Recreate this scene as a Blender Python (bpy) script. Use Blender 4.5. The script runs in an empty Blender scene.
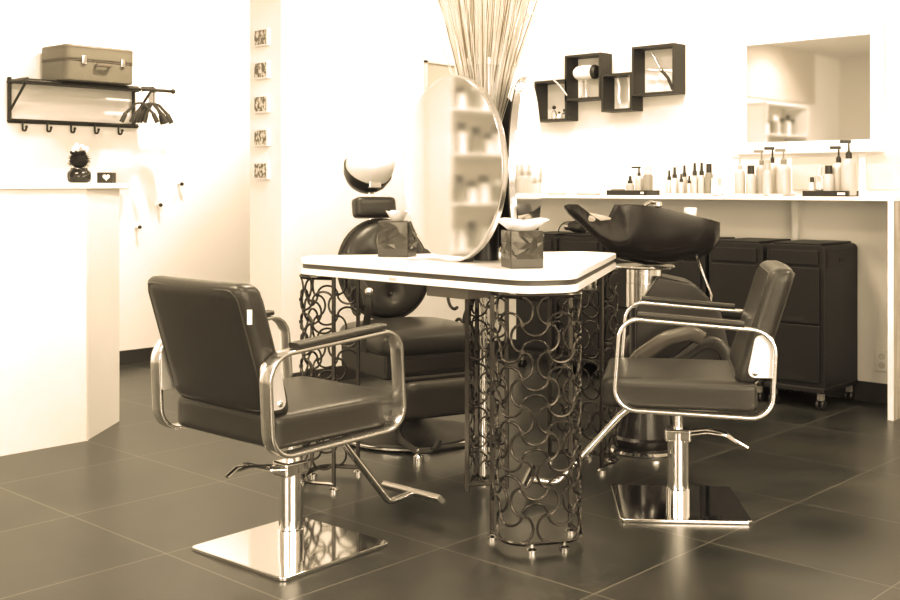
import bpy, bmesh, math, random
from mathutils import Vector, Matrix
random.seed(7)
C = bpy.context.scene.collection
PI = math.pi
R = math.radians

# ------------------------------------------------------------------ materials
MATS = {}
def mat(name, col=(.5,.5,.5), rough=.5, metal=0.0, spec=.5, noise=0.0, nscale=6.0, bump=0.0, bscale=60.0,
        coat=0.0, trans=0.0, emit=None, estr=0.0, alpha=1.0, ior=1.45):
    if name in MATS: return MATS[name]
    m = bpy.data.materials.new(name); m.use_nodes = True
    nt = m.node_tree; b = nt.nodes['Principled BSDF']
    b.inputs['Base Color'].default_value = (*col, 1)
    b.inputs['Roughness'].default_value = rough
    b.inputs['Metallic'].default_value = metal
    b.inputs['Specular IOR Level'].default_value = spec
    b.inputs['Coat Weight'].default_value = coat
    b.inputs['Coat Roughness'].default_value = .08
    b.inputs['Transmission Weight'].default_value = trans
    b.inputs['IOR'].default_value = ior
    if emit:
        b.inputs['Emission Color'].default_value = (*emit, 1); b.inputs['Emission Strength'].default_value = estr
    tc = nt.nodes.new('ShaderNodeTexCoord')
    if noise > 0:
        n = nt.nodes.new('ShaderNodeTexNoise'); n.inputs['Scale'].default_value = nscale; n.inputs['Detail'].default_value = 5
        nt.links.new(tc.outputs['Object'], n.inputs['Vector'])
        mx = nt.nodes.new('ShaderNodeMix'); mx.data_type = 'RGBA'
        mx.inputs[6].default_value = (*[c*(1-noise) for c in col], 1)
        mx.inputs[7].default_value = (*[min(1, c*(1+noise)) for c in col], 1)
        nt.links.new(n.outputs['Fac'], mx.inputs[0]); nt.links.new(mx.outputs[2], b.inputs['Base Color'])
    if bump > 0:
        n2 = nt.nodes.new('ShaderNodeTexNoise'); n2.inputs['Scale'].default_value = bscale; n2.inputs['Detail'].default_value = 3
        nt.links.new(tc.outputs['Object'], n2.inputs['Vector'])
        bp = nt.nodes.new('ShaderNodeBump'); bp.inputs['Strength'].default_value = bump; bp.inputs['Distance'].default_value = .002
        nt.links.new(n2.outputs['Fac'], bp.inputs['Height']); nt.links.new(bp.outputs['Normal'], b.inputs['Normal'])
    MATS[name] = m
    return m

WALL = mat('painted wall', (.84,.82,.79), .75, noise=.03, nscale=2, spec=.2)
TANW = mat('tan wall', (.55,.52,.48), .8, noise=.04)
CEIL = mat('ceiling paint', (.8,.78,.76), .8, noise=.02)
LEATH = mat('black leather', (.027,.025,.022), .36, noise=.10, nscale=9, bump=.3, bscale=170, spec=.5)
LEATH2 = mat('old dark leather', (.026,.024,.021), .32, noise=.15, nscale=7, bump=.3, bscale=120)
PIPE = mat('leather piping', (.04,.037,.033), .4, noise=.1)
CHROME = mat('polished chrome', (.86,.85,.84), .07, 1.0, noise=.02)
SATIN = mat('brushed steel', (.88,.87,.86), .20, 1.0, noise=.04)
IRON = mat('black lacquered iron', (.024,.022,.019), .45, noise=.15, spec=.4)
LATT = mat('dark lattice steel', (.055,.05,.045), .26, .65, noise=.15)
CERAM = mat('black glazed ceramic', (.014,.012,.011), .24, spec=.45, noise=.05, coat=.12)
SHELL = mat('satin black shell', (.03,.027,.025), .3, noise=.08)
CARTM = mat('black plastic cart', (.014,.013,.012), .45, noise=.12, nscale=3, spec=.3)
CARTD = mat('cart recess shade', (.008,.008,.008), .6, noise=.1)  # near-black that paints shade into the cart cutouts
WHITEL = mat('white laminate', (.85,.84,.82), .3, noise=.02, spec=.5)
DESKM = mat('reception laminate', (.80,.78,.74), .5, noise=.05, nscale=4)
DARKB = mat('dark edge band', (.06,.055,.05), .4, noise=.1)
BASEB = mat('dark baseboard', (.03,.027,.025), .4, noise=.1)
BLACKM = mat('black painted wood', (.022,.02,.018), .5, noise=.15)
MIRR = mat('mirror glass', (.93,.93,.93), .035, 1.0, noise=.01)
MIRRS = mat('soft mirror glass', (.93,.93,.93), .055, 1.0, noise=.01)
WHITEP = mat('white plastic', (.82,.81,.79), .35, noise=.02)
CREAMP = mat('cream plastic', (.62,.59,.55), .4, noise=.04)
GREYP = mat('grey plastic', (.25,.24,.22), .4, noise=.05)
BLACKP = mat('black plastic', (.02,.018,.017), .35, noise=.1)
CLEARP = mat('clear glass', (.93,.93,.93), .05, trans=.9, noise=.01)
TISSUE = mat('white tissue', (.88,.88,.87), .8, noise=.02)
FACET = mat('faceted dark relief', (.06,.056,.05), .22, .35, noise=.2, nscale=12)
BOXM = mat('dark box lacquer', (.04,.036,.032), .3, noise=.15)
CASEM = mat('old suitcase vinyl', (.135,.125,.105), .5, noise=.08, nscale=5, bump=.2, bscale=90)
CASED = mat('suitcase edge', (.12,.10,.085), .45, noise=.1)
TWIGW = mat('pale twig', (.72,.69,.64), .6, noise=.15, nscale=20)
TWIGB = mat('brown twig', (.22,.18,.14), .6, noise=.25, nscale=20)
DRAWM = mat('grey cable tray', (.16,.145,.13), .4, noise=.1)
FEATH = mat('black fluff', (.008,.007,.006), .9, noise=.2)
FLOWW = mat('pale flower', (.8,.78,.74), .7, noise=.05)
GLOW = mat('lamp diffuser', (.9,.9,.9), .5, emit=(.86,.86,.86), estr=5.0, noise=.01)  # glow for the added ceiling panels
SKYP = mat('bright window pane', (.9,.9,.9), .3, emit=(.86,.86,.86), estr=4.0, noise=.01)

def floor_mat():
    m = bpy.data.materials.new('slate floor tiles'); m.use_nodes = True
    nt = m.node_tree; N = nt.nodes; L = nt.links; b = N['Principled BSDF']
    g = N.new('ShaderNodeNewGeometry'); s = N.new('ShaderNodeSeparateXYZ'); L.new(g.outputs['Position'], s.inputs[0])
    def mth(op, a, bb=None, clamp=False):
        n = N.new('ShaderNodeMath'); n.operation = op; n.use_clamp = clamp
        for i, v in enumerate((a, bb)):
            if v is None: continue
            if isinstance(v, (int, float)): n.inputs[i].default_value = v
            else: L.new(v, n.inputs[i])
        return n.outputs[0]
    PX, PY = .6035, .5675
    def grid(axis, off, pitch):
        u = mth('DIVIDE', mth('SUBTRACT', axis, off-10*pitch), pitch)
        f = mth('FRACT', u); d = mth('MINIMUM', f, mth('SUBTRACT', 1.0, f))
        return mth('LESS_THAN', d, .0024/pitch), mth('FLOOR', u)
    gx, ix = grid(s.outputs['X'], 2.487, PX); gy, iy = grid(s.outputs['Y'], 1.793, PY)
    grout = mth('MAXIMUM', gx, gy)
    cmb = N.new('ShaderNodeCombineXYZ'); L.new(ix, cmb.inputs[0]); L.new(iy, cmb.inputs[1])
    wn = N.new('ShaderNodeTexWhiteNoise'); wn.noise_dimensions = '2D'; L.new(cmb.outputs[0], wn.inputs['Vector'])
    # shift the cloud texture per tile
    va = N.new('ShaderNodeVectorMath'); va.operation = 'MULTIPLY_ADD'
    L.new(wn.outputs['Color'], va.inputs[0]); va.inputs[1].default_value = (9, 9, 9); L.new(g.outputs['Position'], va.inputs[2])
    n = N.new('ShaderNodeTexNoise'); n.inputs['Scale'].default_value = 2.6; n.inputs['Detail'].default_value = 7; n.inputs['Roughness'].default_value = .6
    L.new(va.outputs[0], n.inputs['Vector'])
    cr = N.new('ShaderNodeValToRGB'); L.new(n.outputs['Fac'], cr.inputs[0])
    cr.color_ramp.elements[0].position = .36; cr.color_ramp.elements[0].color = (.015,.016,.014,1)
    cr.color_ramp.elements[1].position = .75; cr.color_ramp.elements[1].color = (.046,.043,.037,1)
    br = mth('MULTIPLY_ADD', wn.outputs['Value'], .22); br.node.inputs[2].default_value = .89
    mx = N.new('ShaderNodeVectorMath'); mx.operation = 'SCALE'; L.new(cr.outputs[0], mx.inputs[0]); L.new(br, mx.inputs['Scale'])
    fin = N.new('ShaderNodeMix'); fin.data_type = 'RGBA'; L.new(grout, fin.inputs[0]); L.new(mx.outputs[0], fin.inputs[6]); fin.inputs[7].default_value = (.135,.128,.113,1)
    L.new(fin.outputs[2], b.inputs['Base Color'])
    rr = mth('MULTIPLY_ADD', n.outputs['Fac'], .10); rr.node.inputs[2].default_value = .25
    L.new(rr, b.inputs['Roughness']); b.inputs['Specular IOR Level'].default_value = .45
    bp = N.new('ShaderNodeBump'); bp.inputs['Strength'].default_value = .03; bp.inputs['Distance'].default_value = .002
    L.new(n.outputs['Fac'], bp.inputs['Height']); L.new(bp.outputs['Normal'], b.inputs['Normal'])
    return m
FLOOR = floor_mat()

def wood_mat():
    m = bpy.data.materials.new('pale wood panel'); m.use_nodes = True
    nt = m.node_tree; N = nt.nodes; L = nt.links; b = N['Principled BSDF']
    tc = N.new('ShaderNodeTexCoord'); mp = N.new('ShaderNodeMapping'); mp.inputs['Scale'].default_value = (14, 14, 1.2)
    L.new(tc.outputs['Object'], mp.inputs[0]); n = N.new('ShaderNodeTexNoise'); n.inputs['Scale'].default_value = 3; n.inputs['Detail'].default_value = 6
    L.new(mp.outputs[0], n.inputs['Vector']); cr = N.new('ShaderNodeValToRGB'); L.new(n.outputs['Fac'], cr.inputs[0])
    cr.color_ramp.elements[0].position = .35; cr.color_ramp.elements[0].color = (.30,.27,.235,1)
    cr.color_ramp.elements[1].position = .65; cr.color_ramp.elements[1].color = (.50,.47,.43,1)
    L.new(cr.outputs[0], b.inputs['Base Color']); b.inputs['Roughness'].default_value = .5
    return m
WOOD = wood_mat()

def photo_mat(seed):
    m = bpy.data.materials.new('small photograph'); m.use_nodes = True
    nt = m.node_tree; N = nt.nodes; L = nt.links; b = N['Principled BSDF']
    tc = N.new('ShaderNodeTexCoord'); mp = N.new('ShaderNodeMapping'); mp.inputs['Location'].default_value = (seed*3.1, seed, seed*1.7)
    mp.inputs['Scale'].default_value = (1, 1.6, 1)
    L.new(tc.outputs['Object'], mp.inputs[0]); n = N.new('ShaderNodeTexNoise'); n.inputs['Scale'].default_value = 42; n.inputs['Detail'].default_value = 3
    L.new(mp.outputs[0], n.inputs['Vector']); cr = N.new('ShaderNodeValToRGB'); L.new(n.outputs['Fac'], cr.inputs[0])
    cr.color_ramp.elements[0].position = .44; cr.color_ramp.elements[0].color = (.12,.10,.085,1)
    cr.color_ramp.elements[1].position = .58; cr.color_ramp.elements[1].color = (.7,.67,.62,1)
    L.new(cr.outputs[0], b.inputs['Base Color']); b.inputs['Roughness'].default_value = .5
    return m

# ------------------------------------------------------------------ mesh helpers
def obj(name, bm, m, parent=None, smooth=True, bevel=0.0, seg=2, sharp=40, sub=0):
    bmesh.ops.recalc_face_normals(bm, faces=bm.faces[:])
    me = bpy.data.meshes.new(name)
    if smooth:
        for f in bm.faces: f.smooth = True
        for e in bm.edges:
            if len(e.link_faces) == 2 and e.calc_face_angle(0) > R(sharp): e.smooth = False
    bm.to_mesh(me); bm.free()
    me.materials.append(m)
    o = bpy.data.objects.new(name, me); C.objects.link(o)
    if parent: o.parent = parent
    if bevel > 0:
        md = o.modifiers.new('bevel', 'BEVEL'); md.width = bevel; md.segments = seg; md.limit_method = 'ANGLE'; md.angle_limit = R(35); md.harden_normals = True
    if sub:
        md = o.modifiers.new('sub', 'SUBSURF'); md.levels = sub; md.render_levels = sub
    return o
def tag(o, label=None, cat=None, group=None, kind=None):
    if label: o['label'] = label
    if cat: o['category'] = cat
    if group: o['group'] = group
    if kind: o['kind'] = kind
    return o
def thing(name, label, cat, loc=(0,0,0), rz=0.0, group=None):
    o = bpy.data.objects.new(name, None); C.objects.link(o); o.empty_display_size = .1
    o.location = loc; o.rotation_euler = (0, 0, rz)
    return tag(o, label, cat, group)
def struct(name, bm, m, **k):
    o = obj(name, bm, m, **k); o['kind'] = 'structure'; return o

def box(bm, x0, x1, y0, y1, z0, z1, M=None):
    vs = [bm.verts.new((x, y, z)) for x in (x0, x1) for y in (y0, y1) for z in (z0, z1)]
    for f in ((0,1,3,2),(4,6,7,5),(0,4,5,1),(2,3,7,6),(0,2,6,4),(1,5,7,3)): bm.faces.new([vs[i] for i in f])
    if M is not None:
        for v in vs: v.co = M @ v.co
    return bm
def B(*a, M=None): return box(bmesh.new(), *a, M=M)

def prism(bm, poly, z0, z1, M=None):
    lo = [bm.verts.new((x, y, z0)) for x, y in poly]; hi = [bm.verts.new((x, y, z1)) for x, y in poly]
    n = len(poly)
    bm.faces.new(lo[::-1]); bm.faces.new(hi)
    for i in range(n): bm.faces.new((lo[i], lo[(i+1) % n], hi[(i+1) % n], hi[i]))
    if M is not None:
        for v in lo+hi: v.co = M @ v.co
    return bm
def prism_xz(bm, poly, y0, y1):
    a = [bm.verts.new((x, y0, z)) for x, z in poly]; b = [bm.verts.new((x, y1, z)) for x, z in poly]
    n = len(poly); bm.faces.new(a); bm.faces.new(b[::-1])
    for i in range(n): bm.faces.new((a[i], b[i], b[(i+1) % n], a[(i+1) % n]))
    return bm

def fillet(pts, r, seg=6, closed=True):
    """round the corners of a polyline (any dimension)"""
    P = [Vector(p) for p in pts]; out = []; n = len(P)
    for i in range(n):
        if not closed and i in (0, n-1): out.append(P[i].copy()); continue
        a, b, c = P[i-1], P[i], P[(i+1) % n]
        rr = r[i] if isinstance(r, (list, tuple)) else r
        u = (a-b); v = (c-b); lu, lv = u.length, v.length; u.normalize(); v.normalize()
        ang = u.angle(v)
        if rr <= 0 or ang > R(178): out.append(b.copy()); continue
        d = min(rr/math.tan(ang/2), lu*.49, lv*.49); rr = d*math.tan(ang/2)
        bis = (u+v).normalized(); cen = b+bis*(rr/math.sin(ang/2))
        s = b+u*d-cen; e = b+v*d-cen; th = s.angle(e)
        for k in range(seg+1):
            t = k/seg
            out.append(cen+(s*math.sin((1-t)*th)+e*math.sin(t*th))/math.sin(th))
    return out

def sweep(bm, pts, prof, closed=False, up=None, caps=True, scale=None):
    """prof: list of (a,b); a along the side vector, b along the normal. up: fixed side vector"""
    P = [Vector(p) for p in pts]; n = len(P); rings = []; prev = None
    for i in range(n):
        if closed: t = (P[(i+1) % n]-P[i-1])
        else: t = P[min(i+1, n-1)]-P[max(i-1, 0)]
        if t.length < 1e-9: t = Vector((0,0,1))
        t.normalize()
        if up is not None: side = Vector(up); side = (side-t*side.dot(t)).normalized()
        else:
            if prev is None:
                side = t.orthogonal().normalized()
            else:
                side = (prev-t*prev.dot(t)); side = side.normalized() if side.length > 1e-6 else t.orthogonal().normalized()
            prev = side
        nor = t.cross(side)
        k = scale[i] if scale else 1
        rings.append([bm.verts.new(P[i]+side*a*k+nor*b*k) for a, b in prof])
    m = len(prof)
    for i in range(n if closed else n-1):
        A, Bq = rings[i], rings[(i+1) % n]
        for j in range(m): bm.faces.new((A[j], A[(j+1) % m], Bq[(j+1) % m], Bq[j]))
    if not closed and caps:
        bm.faces.new(rings[0][::-1]); bm.faces.new(rings[-1])
    return bm
def circ(r, n=10): return [(r*math.cos(2*PI*i/n), r*math.sin(2*PI*i/n)) for i in range(n)]
def tube(bm, pts, r, n=10, closed=False, scale=None): return sweep(bm, pts, circ(r, n), closed, scale=scale)
def rect(w, h): return [(-w/2,-h/2),(w/2,-h/2),(w/2,h/2),(-w/2,h/2)]
def rrect(w, h, r, s=3): return [tuple(v) for v in fillet([(-w/2,-h/2),(w/2,-h/2),(w/2,h/2),(-w/2,h/2)], r, s)]

def lathe(bm, prof, n=24, cx=0, cy=0, M=None):
    rings = []; new = []
    for r, z in prof:
        if r < 1e-6: v = bm.verts.new((cx, cy, z)); rings.append([v]); new.append(v)
        else:
            ring = [bm.verts.new((cx+r*math.cos(2*PI*i/n), cy+r*math.sin(2*PI*i/n), z)) for i in range(n)]
            rings.append(ring); new += ring
    for A, Bq in zip(rings, rings[1:]):
        for i in range(n):
            j = (i+1) % n
            if len(A) == 1 and len(Bq) == 1: continue
            if len(A) == 1: bm.faces.new((A[0], Bq[j], Bq[i]))
            elif len(Bq) == 1: bm.faces.new((A[i], A[j], Bq[0]))
            else: bm.faces.new((A[i], A[j], Bq[j], Bq[i]))
    for ring in (rings[0], rings[-1]):
        if len(ring) > 1:
            try: bm.faces.new(ring)
            except ValueError: pass
    if M is not None:
        for v in new: v.co = M @ v.co
    return bm
def cyl(bm, x, y, z0, z1, r, n=20): return lathe(bm, [(r, z0), (r, z1)], n, x, y)
def ball(bm, c, r, n=12, sc=(1,1,1)):
    M = Matrix.Translation(c) @ Matrix.Diagonal((*sc, 1))
    k = n//2
    return lathe(bm, [(r*math.sin(PI*i/k), -r*math.cos(PI*i/k)) for i in range(k+1)], n, M=M)

def cushion(sx, sy, sz, r, crown=0.0, n=14, M=None, dish=0.0):
    """rounded upholstered block centred on the origin; crown lifts the top middle"""
    bm = bmesh.new(); bmesh.ops.create_cube(bm, size=2)
    bmesh.ops.subdivide_edges(bm, edges=bm.edges[:], cuts=n, use_grid_fill=True)
    h = Vector((sx/2, sy/2, sz/2))
    for v in bm.verts:
        u = v.co.copy()
        # push the grid towards the edges so the rounding is well sampled
        w = Vector([math.copysign(1-(1-abs(c))**1.6, c)*hh for c, hh in zip(u, h)])
        inner = Vector([max(-(hh-r), min(hh-r, c)) for c, hh in zip(w, h)])
        d = w-inner
        p = inner+d.normalized()*r if d.length > 1e-9 else w
        fx = 1-min(1, abs(p.x)/h.x)**3; fy = 1-min(1, abs(p.y)/h.y)**3
        if p.z > 0: p.z += crown*fx*fy*(p.z/h.z)
        v.co = p
    if M is not None:
        for v in bm.verts: v.co = M @ v.co
    return bm

# ------------------------------------------------------------------ room
XB, YA, YP, XP = 5.69, 6.25, 4.82, 3.82     # product wall, far wall, partition face, partition end
XL, YN, ZC = -2.7, -1.9, 2.75
struct('floor', B(XL, XB+.1, YN, YA+.1, -.08, 0), FLOOR, smooth=False)
struct('ceiling', B(XL, XB+.1, YN, YA+.1, ZC, ZC+.08), CEIL, smooth=False)
struct('wall_right', B(XB, XB+.1, YN, YA, 0, ZC), WALL, smooth=False)
struct('wall_far', B(XL, XB+.1, YA, YA+.1, 0, ZC), WALL, smooth=False)
struct('wall_partition', B(XP, XB, YP, YP+.28, 0, ZC), WALL, smooth=False)
struct('wall_left', B(XL-.1, XL, YN, YA+.1, 0, ZC), WALL, smooth=False)
struct('added_panel_1', B(-1.9,-.12,YA-.05,YA-.001,2.12,ZC), TANW, smooth=False)  # unseen tan panel, added to tone the wall mirror's reflection
w = struct('added_window_2', B(XL+.001, XL+.01, .1, 3.1, .7, 2.3), SKYP, smooth=False)  # added window, its glowing pane brightens the partition end and leather
bm = bmesh.new()
for y in (.08, 1.58, 3.08): box(bm, XL, XL+.05, y, y+.04, .66, 2.34)
for z in (.66, 2.3): box(bm, XL, XL+.05, .08, 3.12, z, z+.04)
obj('window_frame', bm, BLACKM, w, smooth=False)
# front wall with a shop window
bm = bmesh.new()
box(bm, XL, -1.6, YN-.1, YN, 0, ZC); box(bm, 2.6, XB+.1, YN-.1, YN, 0, ZC)
box(bm, -1.6, 2.6, YN-.1, YN, 0, .5); box(bm, -1.6, 2.6, YN-.1, YN, 2.4, ZC)
struct('wall_front', bm, WALL, smooth=False)
w = struct('window_1', B(-1.6, 2.6, YN-.06, YN-.05, .5, 2.4), SKYP, smooth=False)
bm = bmesh.new()
for x in (-1.6, -.2, 1.2, 2.56): box(bm, x, x+.04, YN-.05, YN+.02, .5, 2.4)
box(bm, -1.6, 2.6, YN-.05, YN+.02, .5, .54); box(bm, -1.6, 2.6, YN-.05, YN+.02, 2.36, 2.4)
f = obj('window_frame', bm, BLACKM, w, smooth=False)
struct('baseboard_far', B(XL, XB, YA-.014, YA, 0, .085), BASEB, smooth=False)
struct('baseboard_right', B(XB-.014, XB, 2.13, YP, 0, .10), BASEB, smooth=False)
bm = bmesh.new(); box(bm, XP, XB, YP-.014, YP, 0, .085); box(bm, XP-.014, XP, YP-.014, YP+.28, 0, .085)
struct('baseboard_partition', bm, BASEB, smooth=False)

# ------------------------------------------------------------------ reception desk
t = thing('reception_desk', 'pale laminate reception desk with angled corner at the left', 'desk', (0,0,0))
prof = [(1.70,4.48),(2.485,4.48),(2.80,4.745),(2.80,5.05),(1.70,5.05)]
obj('desk_body', prism(bmesh.new(), prof, 0, 1.092), DESKM, t, smooth=False)
top = [(1.68,4.46),(2.49,4.46),(2.84,4.735),(3.05,5.07),(1.68,5.07)]
obj('desk_top', prism(bmesh.new(), top, 1.092, 1.118), WHITEL, t, smooth=False, bevel=.003)
obj('corner_strip', B(-.003,.003,-.003,.003,.0,1.09, M=Matrix.Translation((2.487,4.479,0))), CREAMP, t, smooth=False)

# black jar with fluffy ball and flowers
t = thing('feather_jar', 'black ribbed jar holding a fluffy black ball and pale blossoms on the reception desk', 'ornament', (2.625,4.80,1.118))
bm = bmesh.new()
prf = [(.036,0),(.047,.01),(.050,.03),(.048,.05),(.036,.062),(.034,.07)]
n = 28; rings = []
for r, z in prf:
    rings.append([bm.verts.new(((r*(1+.07*(k % 2)))*math.cos(2*PI*k/n), (r*(1+.07*(k % 2)))*math.sin(2*PI*k/n), z)) for k in range(n)])
for a, b in zip(rings, rings[1:]):
    for k in range(n): bm.faces.new((a[k], a[(k+1) % n], b[(k+1) % n], b[k]))
bm.faces.new(rings[0]); bm.faces.new(rings[-1])
obj('jar', bm, mat('black glass jar', (.01,.009,.008), .12, spec=.7, noise=.1), t)
bm = bmesh.new(); ball(bm, (0,0,.108), .040, 14)
for k in range(420):
    d = Vector((random.gauss(0,1), random.gauss(0,1), random.gauss(0,1))).normalized()
    p = Vector((0,0,.108))+d*.037; q = p+d*random.uniform(.008,.022)+Vector((0,0,-.003)); s = d.orthogonal().normalized()*.0016
    v = [bm.verts.new(p+s), bm.verts.new(p-s), bm.verts.new(q)]; bm.faces.new(v)
tag(obj('fluff_ball', bm, FEATH, t, smooth=False), 'fluffy black ball')
bm = bmesh.new()
for k in range(26):
    a = random.uniform(0, 2*PI); r = random.uniform(.005,.042)
    ball(bm, (r*math.cos(a), r*math.sin(a), random.uniform(.150,.178)-r*.3), random.uniform(.006,.011), 8)
obj('blossoms', bm, FLOWW, t)
bm = bmesh.new()
for k in range(12):
    a = 2*PI*k/12; r = random.uniform(.028,.048)
    ball(bm, (r*math.cos(a), r*math.sin(a), random.uniform(.138,.156)), .008, 8)
obj('berries', bm, FEATH, t)

# card holder with a pale heart
t = thing('tealight_box', 'small black box with a pale heart beside the fluffy jar on the desk', 'box', (2.765,4.80,1.118), R(-47))
obj('case', B(-.036,.036,-.03,.03,0,.05), BLACKM, t, smooth=False, bevel=.003)
hp = []
for k in range(40):
    a = 2*PI*k/40
    hp.append((16*math.sin(a)**3*.00105, (13*math.cos(a)-5*math.cos(2*a)-2*math.cos(3*a)-math.cos(4*a))*.00105))
bm = bmesh.new(); prism_xz(bm, [(x+.008, z+.028) for x, z in hp], -.033, -.030)
tag(obj('heart', bm, FLOWW, t, smooth=False), 'pale heart')

# ------------------------------------------------------------------ wall rack, suitcase, hangers
t = thing('coat_rack', 'black metal wall rack with five hooks above the reception desk', 'coat rack', (2.98,YA,1.48))
def bar(a, b, w=.016): return sweep(bmesh.new(), [a, b], rect(w, w))
L_ = .80
obj('back_rail', bar((-.01,-.012,.0),(L_+.03,-.012,.0),.018), IRON, t, smooth=False)
obj('post', bar((0,-.012,0),(0,-.012,.25),.018), IRON, t, smooth=False)
obj('post', bar((L_,-.012,0),(L_,-.012,.22),.018), IRON, t, smooth=False)
obj('brace', bar((0,-.012,.05),(0,-.22,.215),.014), IRON, t, smooth=False)
obj('brace', bar((L_,-.012,.05),(L_,-.22,.215),.014), IRON, t, smooth=False)
bm = bmesh.new()
for k in range(4): sweep(bm, [(-.01, -.02-.063*k, .222), (L_, -.02-.063*k, .222)], rect(.045, .012), up=(0,1,0))
obj('shelf_slats', bm, IRON, t, smooth=False)
for x in (0, L_): obj('side_arm', bar((x,-.01,.222),(x,-.235,.222),.018), IRON, t, smooth=False)
bm = bmesh.new(); tube(bm, [(-.01,-.235,.212),(L_+.13,-.235,.212)], .010, 10); ball(bm, (L_+.14,-.235,.212), .016)
obj('front_rail', bm, IRON, t)
for x in (.075,.225,.375,.53,.69):
    bm = bmesh.new(); tube(bm, fillet([(x,-.02,.0),(x,-.02,-.035),(x,-.022,-.055),(x+.004,-.05,-.055),(x+.006,-.055,-.035)], .01, 4, False), .006, 8)
    ball(bm, (x+.006,-.055,-.033), .009, 8)
    obj('hook', bm, IRON, t)

t = thing('suitcase', 'old grey-brown hard suitcase with two clasps on the wall rack', 'suitcase', (3.385,6.10,1.709), R(1))
def case_ring(x0, x1, z0, z1, y0, y1, r):
    bm = bmesh.new()
    P = fillet([(x0,y0),(x1,y0),(x1,y1),(x0,y1)], r, 6)
    return prism(bm, [(p[0], p[1]) for p in P], z0, z1)
obj('body', case_ring(-.228,.222,0,.115,-.165,.13,.045), CASEM, t, bevel=.006)
obj('lid', case_ring(-.230,.224,.119,.205,-.167,.132,.045), CASEM, t, bevel=.012, seg=3)
obj('seam', case_ring(-.232,.226,.1145,.1195,-.169,.134,.045), CASED, t)
obj('edge_piping', case_ring(-.2315,.2255,.187,.192,-.1685,.1335,.045), CASED, t)
for x in (-.115,.135):
    c = obj('clasp', B(x-.014,x+.014,-.176,-.166,.095,.145), SATIN, t, smooth=False, bevel=.003)
    obj('latch', B(x-.008,x+.008,-.181,-.175,.108,.138), CHROME, c, smooth=False, bevel=.002)
bm = bmesh.new(); sweep(bm, fillet([(-.04,-.168,.095),(-.04,-.190,.095),(.045,-.190,.095),(.045,-.168,.095)], .012, 4, False), rrect(.018,.012,.004), up=(0,0,1))
obj('handle', bm, CASED, t)
for x in (-.04,.045): obj('handle_mount', B(x-.008, x+.008, -.173, -.164, .087, .105), SATIN, t, smooth=False)

def hanger_mesh(w):
    bm = bmesh.new()
    hook = [(0,0,.0),(0,0,.045)]+[(.018*math.cos(a)-.018+.018, 0, .065+.02*math.sin(a)) for a in [R(-60+i*30) for i in range(9)]]
    tube(bm, hook, .0028, 6)
    return bm
hang = [(.02,58,'single pale-hooked coat hanger nearest the suitcase','wire'),(.085,66,None,None),(.093,82,None,None),(.101,95,None,None),(.109,104,None,None),(.117,118,None,None),(.122,70,None,None)]
for k, (dx, ang, lab, _) in enumerate(hang):
    t = thing('coat_hanger', lab or 'dark coat hanger bunched with others on the end of the rack rail', 'hanger',
              (2.98+L_+dx-.115, YA-.235, 1.692-.085), R(ang-90), None if lab else 'coat hangers bunched on the rail end')
    bm = bmesh.new()
    hk = [(0,0,.0),(0,0,.055)]+[(.013*math.cos(a)-.0, 0, .083+.014*math.sin(a)) for a in [R(-90+i*30) for i in range(9)]]
    tube(bm, fillet(hk, .004, 2, False), .0026, 6)
    obj('hook', bm, SATIN if k == 0 else IRON, t)
    bm = bmesh.new()
    for s in (-1, 1):
        P = fillet([(0,0,.002),(s*.025,0,-.004),(s*.08,0,-.062),(s*.105,0,-.115)], .02, 4, False)
        sweep(bm, P, rrect(.012,.018,.004,2), up=(0,1,0), scale=[.7+.9*(i/(len(P)-1))**2 for i in range(len(P))])
    obj('shoulder', bm, IRON, t)

for x, z, lab in ((4.11,1.119,'black-tipped wall peg, highest of three on the far wall'),(3.954,.985,'black-tipped wall peg, middle of three on the far wall'),(3.804,.849,'black-tipped wall peg, lowest of three on the far wall')):
    t = thing('wall_peg', lab, 'peg', (x,YA,z)); M = Matrix.Rotation(R(90),4,'X')
    obj('stem', lathe(bmesh.new(), [(.007,0),(.006,.04)], 10, M=M), WHITEP, t)
    obj('tip', lathe(bmesh.new(), [(.011,.038),(.012,.045),(.009,.052),(0,.053)], 12, M=M), BLACKP, t)

# pictures on the partition end
names = ['topmost small photo, dark figure, on the partition end','second small photo from the top on the partition end','middle small photo of the column of five on the partition end','fourth small photo from the top on the partition end','lowest small photo on the partition end']
for k, (zc, nm) in enumerate(zip((1.922,1.742,1.556,1.372,1.190), names)):
    t = thing('wall_photo', nm, 'picture', (XP,4.978,zc), 0)
    obj('canvas_block', B(-.022,0,-.062,.062,-.048,.048), WHITEP, t, smooth=False)
    obj('print', B(-.0235,-.021,-.052,.050,-.040,.038), photo_mat(k+1.3), t, smooth=False)

t = thing('picture_frame', 'pale framed picture on the wall behind the twigs', 'picture', (5.05,YP,1.78))
bm = bmesh.new()
for a in ((-.13,.15,-.02,0,.08,.095),(-.13,.15,-.02,0,-.11,-.095),(-.13,-.115,-.02,0,-.11,.095),(.135,.15,-.02,0,-.11,.095)): box(bm, *a)
obj('frame', bm, CREAMP, t, smooth=False)
obj('print', B(-.115,.135,-.008,-.004,-.095,.08), mat('beige print', (.5,.46,.41), .6, noise=.15, nscale=5), t, smooth=False)

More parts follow.
